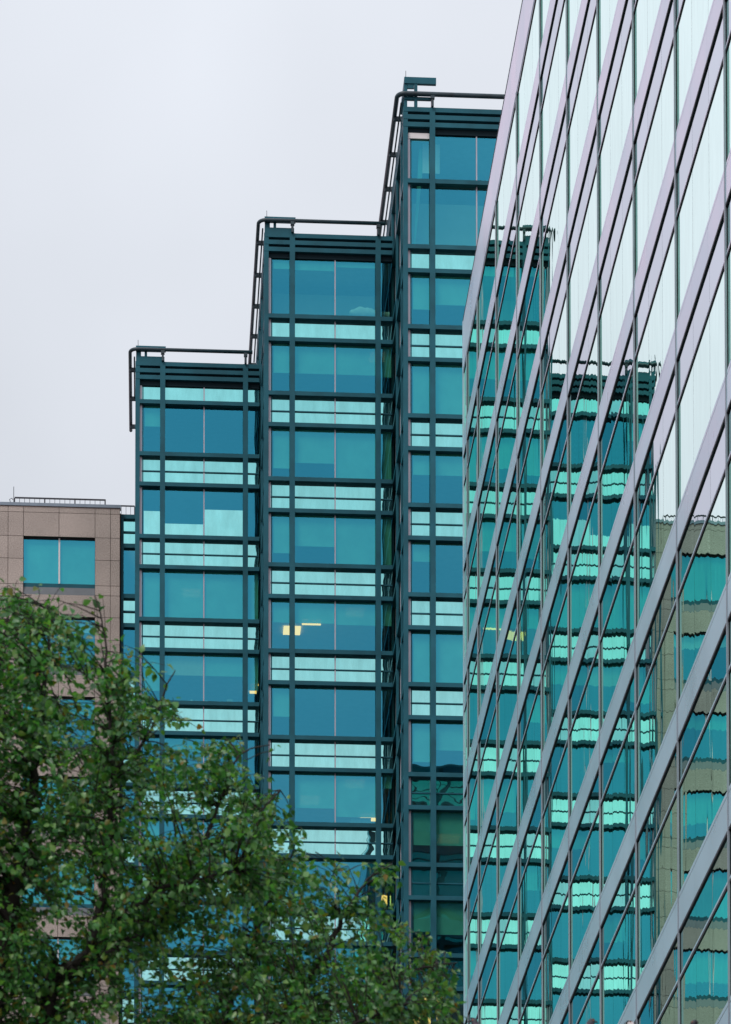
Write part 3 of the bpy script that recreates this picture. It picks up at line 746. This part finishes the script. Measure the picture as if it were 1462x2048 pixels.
# ------------------------------------------------------------------ street tree, lower left
def at(px, py, d):
    """point at depth d seen at a given place of the photograph (used to lay out real limbs at real distances)"""
    r = FWD + RGT*((px-731)/F_PX) - UPV*((py-CY)/F_PX)
    return Vector((0,0,EYE)) + r*(d/r.y)
TR = random.Random(21)
TD = 21.5
def bark_mat():
    return principled('dark_bark', (0.022, 0.018, 0.015), 0.85, var=0.35, vscale=9, bump=0.5, bscale=40)
BARK = bark_mat()
def leaf_mat():
    mt, t = new_mat('birch_leaf')
    o = N(t, 'ShaderNodeOutputMaterial')
    g = N(t, 'ShaderNodeNewGeometry')
    r = N(t, 'ShaderNodeValToRGB'); r.color_ramp.interpolation = 'LINEAR'
    e = r.color_ramp.elements
    e[0].position = 0.0; e[0].color = (0.024, 0.105, 0.026, 1)
    e[1].position = 1.0; e[1].color = (0.34, 0.14, 0.015, 1)
    for pos, col in ((0.30, (0.050, 0.190, 0.044, 1)), (0.62, (0.095, 0.285, 0.066, 1)), (0.90, (0.190, 0.370, 0.070, 1)), (0.960, (0.15, 0.17, 0.022, 1)), (0.990, (0.24, 0.19, 0.02, 1))):
        n = e.new(pos); n.color = col
    t.links.new(g.outputs['Random Per Island'], r.inputs[0])
    p = N(t, 'ShaderNodeBsdfPrincipled'); p.inputs['Roughness'].default_value = 0.36; p.inputs['Specular IOR Level'].default_value = 0.75
    t.links.new(r.outputs[0], p.inputs['Base Color'])
    tl = N(t, 'ShaderNodeBsdfTranslucent')
    v = N(t, 'ShaderNodeVectorMath', operation='MULTIPLY'); v.inputs[1].default_value = (1.05, 1.4, 0.6)
    t.links.new(r.outputs[0], v.inputs[0]); t.links.new(v.outputs[0], tl.inputs['Color'])
    mx_ = N(t, 'ShaderNodeMixShader'); mx_.inputs[0].default_value = 0.40
    t.links.new(p.outputs[0], mx_.inputs[1]); t.links.new(tl.outputs[0], mx_.inputs[2])
    t.links.new(mx_.outputs[0], o.inputs[0]); return mt
LEAF = leaf_mat()
base = at(-130, 2048, TD); base.z = 0
tree = thing('street_tree', base, 'green birch-like street tree with a few yellow leaves, filling the lower left', 'tree')
tree['_base'] = tuple(base)
wood = MB()
# limbs: image way-points with a depth and a radius
limbs = [
 [(-130,4200,TD,.17), (-125,3300,TD,.155), (-100,2600,TD,.135), (-45,2150,TD,.105), (0,1900,TD-.05,.075), (28,1780,TD-.1,.052), (48,1680,TD-.1,.036), (70,1540,TD-.2,.026), (82,1420,TD-.2,.018), (97,1290,TD-.2,.010), (94,1210,TD-.2,.005)],
 [(-60,2250,TD,.10), (60,2120,TD-.3,.062), (110,1958,TD-.4,.046), (150,1935,TD-.4,.042), (190,1870,TD-.5,.030), (215,1700,TD-.5,.020), (225,1540,TD-.6,.014), (215,1390,TD-.6,.010), (209,1270,TD-.6,.006), (190,1190,TD-.6,.003)],
 [(110,1958,TD-.4,.044), (190,1922,TD-.2,.036), (260,1880,TD-.1,.030), (330,1830,TD,.022), (400,1700,TD+.1,.015), (450,1580,TD+.1,.010), (480,1510,TD+.1,.006), (540,1490,TD+.1,.003)],
 [(-60,2300,TD,.10), (200,2250,TD-.1,.070), (420,2150,TD-.1,.052), (575,2025,TD-.1,.036), (620,1960,TD-.1,.027), (660,1890,TD-.1,.020), (690,1830,TD-.1,.014), (735,1760,TD-.1,.008), (785,1728,TD-.1,.003)],
 [(420,2150,TD-.1,.05), (560,2060,TD+.2,.03), (680,1990,TD+.3,.020), (760,1962,TD+.3,.014), (850,1935,TD+.3,.008), (915,1925,TD+.3,.003)],
 [(-10,1950,TD,.06), (-60,1700,TD+.5,.04), (-40,1480,TD+.6,.025), (5,1300,TD+.7,.012), (20,1200,TD+.7,.005)],
 [(28,1780,TD-.1,.03), (110,1690,TD+.4,.020), (200,1600,TD+.6,.015), (290,1480,TD+.7,.010), (330,1380,TD+.7,.006), (350,1340,TD+.7,.003)],
 [(400,1700,TD+.1,.012), (500,1640,TD+.4,.009), (560,1580,TD+.5,.004)],
 [(420,2150,TD-.1,.04), (470,1980,TD+.3,.026), (520,1850,TD+.4,.018), (560,1760,TD+.4,.011), (590,1700,TD+.4,.005)],
 [(190,1870,TD-.5,.022), (300,1790,TD-.7,.015), (390,1760,TD-.8,.010), (470,1740,TD-.8,.004)],
 [(-60,2300,TD,.09), (150,2320,TD-.7,.05), (350,2250,TD-.9,.035), (520,2150,TD-1,.022), (690,2060,TD-1.0,.012), (800,2010,TD-1.0,.005)],
]
nodes = []
def spline(ws, sub=6):
    P = [at(w[0], w[1], w[2]) for w in ws]
    for i, w in enumerate(ws):
        if w[1] > 4000: P[i].z = -0.05
    R = [w[3] for w in ws]
    outp, outr = [], []
    for i in range(len(P)-1):
        p0 = P[max(i-1,0)]; p1 = P[i]; p2 = P[i+1]; p3 = P[min(i+2,len(P)-1)]
        for k in range(sub):
            s = k/sub
            q = 0.5*((2*p1) + (p2-p0)*s + (2*p0-5*p1+4*p2-p3)*s*s + (3*p1-p0-3*p2+p3)*s**3)
            outp.append(q); outr.append(R[i]*(1-s)+R[i+1]*s)
    outp.append(P[-1]); outr.append(R[-1])
    return outp, outr
for ws in limbs:
    P, R = spline(ws)
    for i in range(1, len(P)-1):
        P[i] += Vector((TR.gauss(0,1), TR.gauss(0,1), TR.gauss(0,1)))*min(0.012, R[i]*0.5)
    wood.tube(P, R, 9)
    for p, r_ in zip(P, R):
        if p.z > 5.5: nodes.append((p, r_))
# outline of the crown as seen from the street; leaves fill the volume under it
outline = [(-420,1500),(-260,1280),(-120,1190),(0,1185),(60,1175),(130,1225),(200,1235),(245,1300),(300,1330),(345,1370),(370,1430),(440,1470),(500,1500),(545,1530),(565,1600),(600,1690),(670,1720),(760,1725),(805,1760),(830,1830),(870,1900),(915,1940),(920,2000),(850,2060),(830,2500)]
def top_at(px):
    for (x0,y0),(x1,y1) in zip(outline, outline[1:]):
        if x0 <= px <= x1 and x1 > x0: return y0+(y1-y0)*(px-x0)/(x1-x0)
    return 9999
leafm = MB()
def leaf(pos, direction, size):
    """one ovate, toothed-looking leaf folded along its midrib: six small faces"""
    d = direction.normalized()
    up = Vector((TR.gauss(0,.55), TR.gauss(-.15,.55), TR.gauss(0.75,.5)))
    s = d.cross(up)
    if s.length < 1e-4: return
    s.normalize(); n = s.cross(d)
    L_ = size; w = size*TR.uniform(.34,.43); fold = TR.uniform(.05,.22)*size; curl = TR.uniform(-.02,.16)*size
    b = len(leafm.v)
    def P(l, ww, h): return tuple(pos + d*(l*L_) + s*ww + n*h)
    leafm.v += [P(0,0,0), P(.30,w*.92,fold), P(.30,-w*.92,fold), P(.36,0,0), P(.62,w*.74,fold*.7-curl*.4), P(.62,-w*.74,fold*.7-curl*.4), P(.68,0,-curl*.4), P(1.04,0,-curl)]
    for f in ((0,3,1),(0,2,3),(3,6,4,1),(3,2,5,6),(6,7,4),(6,5,7)):
        leafm.f.append(tuple(b+i for i in f)); leafm.mi.append(0); leafm.smooth.append(True)
twigs = 0
def spray(tip, start, n_leaf, size):
    """a fine curved twig from start to tip with leaves along its outer part"""
    mid = (start+tip)/2 + Vector((TR.gauss(0,.05), TR.gauss(0,.05), TR.uniform(0,.10)))
    P = [start, start*.5+mid*.5+Vector((0,0,.01)), mid, mid*.5+tip*.5+Vector((0,0,.012)), tip]
    ln = (tip-start).length
    wood.tube(P, [.0036+.002*ln, .0030, .0024, .0018, .0012], 5, caps=False)
    for k in range(n_leaf):
        s = 1 - (k/(n_leaf))**1.1*min(0.95, .50/max(ln,.2)) if n_leaf > 1 else 1
        s = max(0.05, min(1, s+TR.gauss(0,.02)))
        q = P[0].lerp(P[2], s*2) if s < .5 else P[2].lerp(P[4], s*2-1)
        d = (tip-start).normalized()*.55 + Vector((TR.gauss(.25,.75), TR.gauss(0,.75), TR.gauss(-.45,.55)))
        pet = d.normalized()*TR.uniform(.008,.028)
        leaf(q+pet, d+Vector((TR.gauss(0,.3),TR.gauss(0,.3),TR.gauss(-.25,.3))), size*TR.uniform(.55,1.32))
count = 0
def density(px, py, d):
    q = noise.noise(Vector((px*.0105, py*.0125, d*1.1)))
    return q
tries = 0
while count < 4500 and tries < 90000:
    tries += 1
    px = TR.uniform(-420, 925); ty = top_at(px)
    py = TR.uniform(1160, 2420)
    if py < ty+TR.uniform(0,34): continue
    if py > 2090 and TR.random() < .45: continue
    d = TD + max(-1.7, min(1.7, TR.gauss(0, .75)))
    dn = density(px, py, d); edge = py-ty
    if dn < -0.13 + max(0, .16-.0006*edge) + TR.uniform(-.1,.1): continue
    if px > 640 and TR.random() < .15: continue
    tip = at(px, py, d)
    near = min(nodes, key=lambda nr_: (nr_[0]-tip).length + (0.25 if nr_[0].z > tip.z+.1 else 0))
    st_ = near[0]
    v_ = tip-st_
    if v_.length > .75: st_ = tip - v_.normalized()*.55 + Vector((0,0,-.08))
    spray(tip, st_, TR.randint(11, 18), .0445)
    count += 1
# stray shoots standing clear of the outline
for (px, py, dx, dy, n_) in ((35,1160,8,60,3),(75,1170,-15,70,6),(120,1175,-10,80,5),(205,1190,6,90,3),(192,1200,18,130,4),(330,1330,-40,50,3),(345,1395,-50,30,3),(548,1490,-55,30,3),(585,1655,-60,20,3),(690,1722,-30,40,3),(788,1722,-40,50,4),(845,1905,-50,10,4),(905,1965,-60,0,5),(918,1940,-60,15,4),(355,1440,-60,40,4),(470,1480,-40,50,4)):
    spray(at(px, py, TD-.1), at(px+dx, py+dy, TD), n_, .056)
tk = wood.build('trunk', BARK, tree)
leafm.build('crown', LEAF, tree)

# ------------------------------------------------------------------ cable across the street with pigeons
CV = 20.0
czb = at(1180, 2114, CV).z
def cable_z(u): 
    return czb + 0.00022*(u-3.0)**2*10
pl = thing('utility_pole', (-3.4, CV, 0), 'plain grey metal pole carrying the cable', 'pole'); pl['_base'] = (-3.4, CV, 0)
q = MB(); q.tube([(-3.4,CV,0),(-3.4,CV,cable_z(-3.4)-.55)], [.11,.08], 14); q.build('post', COPING, pl)
MB().box(-3.5,-3.3,CV-.05,CV+.05,cable_z(-3.4)-.56,cable_z(-3.4)+.012).build('cable_clamp', IRON, pl)
cb = MB(); cb.tube([(-3.4+i*.373, CV, cable_z(-3.4+i*.373)) for i in range(41)], .011, 8)
tag(cb.build('overhead_cable', IRON), 'thin dark cable the pigeons perch on at the bottom edge', 'cable')
PGD = principled('slate_feathers', (0.030, 0.032, 0.042), 0.6, var=0.3, vscale=40)
PGH = principled('purple_neck_feathers', (0.035, 0.018, 0.035), 0.4, var=0.3, vscale=60)
PGW = principled('white_feathers', (0.75, 0.74, 0.74), 0.7, var=0.05, vscale=40)
BEAK = principled('dark_beak', (0.02, 0.018, 0.018), 0.5)
FOOT = principled('red_feet', (0.28, 0.05, 0.04), 0.6)
EYEM = principled('orange_eye', (0.5, 0.12, 0.02), 0.3)
def pigeon(px, py, face, white, label):
    """perched bird: one body skin from tail to head, with beak, eyes and feet"""
    hd = at(px, py, CV)
    zc = cable_z(hd.x)+.011
    o = thing('pigeon', (hd.x, CV, zc), label, 'bird', 'pigeons on the cable'); o['_base'] = (hd.x, CV, zc)
    h = hd.z - zc
    fx, fy = math.cos(face), math.sin(face)
    def P(f, z): return (hd.x + f*fx, CV + f*fy, zc + z)
    body = MB()
    prof = [(-.20,.030,.010),(-.15,.045,.020),(-.10,.075,.040),(-.05,.098,.054),(0,.112,.058),(.035,.128,.050),(.055,.150,.036),(.062,.172,.026),(.066,.192,.0235),(.074,.206,.022),(.084,.212,.017),(.092,.212,.008)]
    k = h/.225
    body.tube([P(f-.066, z*k) for f, z, r in prof], [r for f, z, r in prof], 14)
    wings = MB()
    sx, sy = -fy, fx
    for s in (-1, 1):
        c = Vector(P(-.11, .105*k)) + Vector((sx, sy, 0))*s*.040
        rm = Matrix(((fx, sx, 0), (fy, sy, 0), (0,0,1))) @ Matrix.Rotation(math.radians(-18), 3, 'Y')
        wings.ellipsoid(c, (.105, .018, .042), rm)
    bo = body.build('body', PGW if white else PGD, o)
    if not white:
        nk = MB(); nk.tube([P(f-.066, z*k) for f, z, r in prof[5:9]], [r+.0015 for f, z, r in prof[5:9]], 14); nk.build('neck_feathers', PGH, o)
    else:
        nk = MB(); nk.ellipsoid(P(.010, .216*k), (.020,.020,.010)); nk.build('dark_cap', PGD, o)
    wings.build('wings', PGD, o)
    MB().tube([P(.024,.209*k), P(.036,.206*k), P(.048,.202*k)], [.0065,.005,.0012], 8).build('beak', BEAK, o)
    e_ = MB()
    for s in (-1,1):
        e_.ellipsoid(Vector(P(.012,.210*k))+Vector((sx,sy,0))*s*.0185, (.004,.004,.004), nu=8, nv=6)
    e_.build('eyes', EYEM, o)
    ft = MB()
    for s in (-1,1):
        a = Vector((sx,sy,0))*s*.022
        ft.tube([Vector(P(-.07,.066*k))+a, Vector(P(-.066,.03))+a, Vector(P(-.066,.0))+a], [.007,.005,.004], 7)
        for t_ in (-.02,.02): ft.tube([Vector(P(-.066,.001))+a, Vector(P(-.066+t_,.003))+a], [.004,.002], 6)
    ft.build('feet', FOOT, o)
pigeon(950, 2037, math.radians(170), False, 'dark purplish pigeon perched leftmost at the bottom edge, near the block corner')
pigeon(1181, 2037, math.radians(15), False, 'slate pigeon with hunched head at the bottom edge, left of the white-headed one')
pigeon(1262, 2042, math.radians(-160), True, 'white-headed pigeon with a dark cap at the bottom edge')
pigeon(1387, 2041, math.radians(-60), False, 'slate pigeon perched rightmost, small head above broad shoulders')

# ------------------------------------------------------------------ things standing behind the windows
SHEET = principled('folded_pale_sheet', (0.80, 0.84, 0.80), 0.8, var=0.06, vscale=5)
zb_ = Z(76.40)
sm = MB()
fr = random.Random(5)
prev = None
rings = []
for i in range(19):
    x = 8.95 + 1.8*i/18
    hh = .30 + .20*math.sin(math.pi*min(1,i/14)) * (1 if i < 12 else .65) + fr.gauss(0,.02)
    rings.append([(x, GV2+.26+.16*math.cos(a)+fr.gauss(0,.012), zb_+.16+hh*.5+hh*.5*math.sin(a)+fr.gauss(0,.015)) for a in [2*math.pi*k/12 for k in range(12)]])
for r_ in rings: sm.v += r_
for i in range(18):
    for k in range(12):
        a = i*12+k; b = i*12+(k+1)%12
        sm.f.append((a,b,b+12,a+12)); sm.mi.append(0); sm.smooth.append(True)
sm.f.append(tuple(range(12))); sm.mi.append(0); sm.smooth.append(False)
sm.f.append(tuple(18*12+k for k in reversed(range(12)))); sm.mi.append(0); sm.smooth.append(False)
so = tag(sm.build('folded_sheet', SHEET), 'pale folded sheet bundle lying behind the top window of the middle tower', 'sheet')
CUP = principled('white_china', (0.8,0.8,0.78), 0.3)
def cup(u, v, z, h, r0, r1, label):
    q = MB(); q.tube([(u,v,z),(u,v,z+h*.1),(u,v,z+h),(u,v,z+h*.985),(u,v,z+h*.15)], [r0,r0*1.05,r1,r1*.88,r0*.85], 14)
    tag(q.build('cup', CUP), label, 'cup', 'cups on the window sill')
zs_ = Z(BU0-FLOOR*2)
for nm, lb in ():
    pass
SB = principled('pale_sill_board', (0.35,0.36,0.36), 0.7)
MB().box(UC1+.2, 5.0, GV1+.02, GV1+.45, zs_-.06, zs_-.003).build('window_sill', SB, T1)
MB().box(UC2+.2, 10.6, GV2+.02, GV2+.60, Z(BU0-FLOOR*4)-.06, Z(BU0-FLOOR*4)-.003).build('window_sill', SB, T2)
MB().box(UC2+.2, 10.75, GV2+.02, GV2+.60, zb_+.08, zb_+.135).build('window_sill', SB, T2)
cup(1.98, GV1+.25, zs_, .22, .06, .05, 'tall white cup left of the flared one behind a lowest-tower window')
cup(2.20, GV1+.25, zs_, .17, .04, .085, 'flared white cup behind a lowest-tower window, beside the mullion')
cup(2.68, GV1+.25, zs_, .20, .05, .06, 'white cup just right of the mullion behind a lowest-tower window')
CARD = principled('grey_card', (0.42,0.42,0.36), 0.85, var=0.1)
def carton(u0, u1, v, z, h, label):
    q = MB(); q.box(u0,u1,v,v+.25,z,z+h); q.box(u0-.01,u1+.01,v-.01,v+.26,z+h,z+h+.03)
    tag(q.build('carton', CARD), label, 'box', 'cartons on window sills')
carton(3.62, 3.88, GV1+.15, zs_, .24, 'small pale carton on a sill of the lowest tower')
carton(9.0, 9.9, GV2+.2, Z(BU0-FLOOR*4), .36, 'wide grey carton on a sill of the middle tower under a lit lamp')
for o in list(bpy.data.objects):
    if '_base' in o: del o['_base']
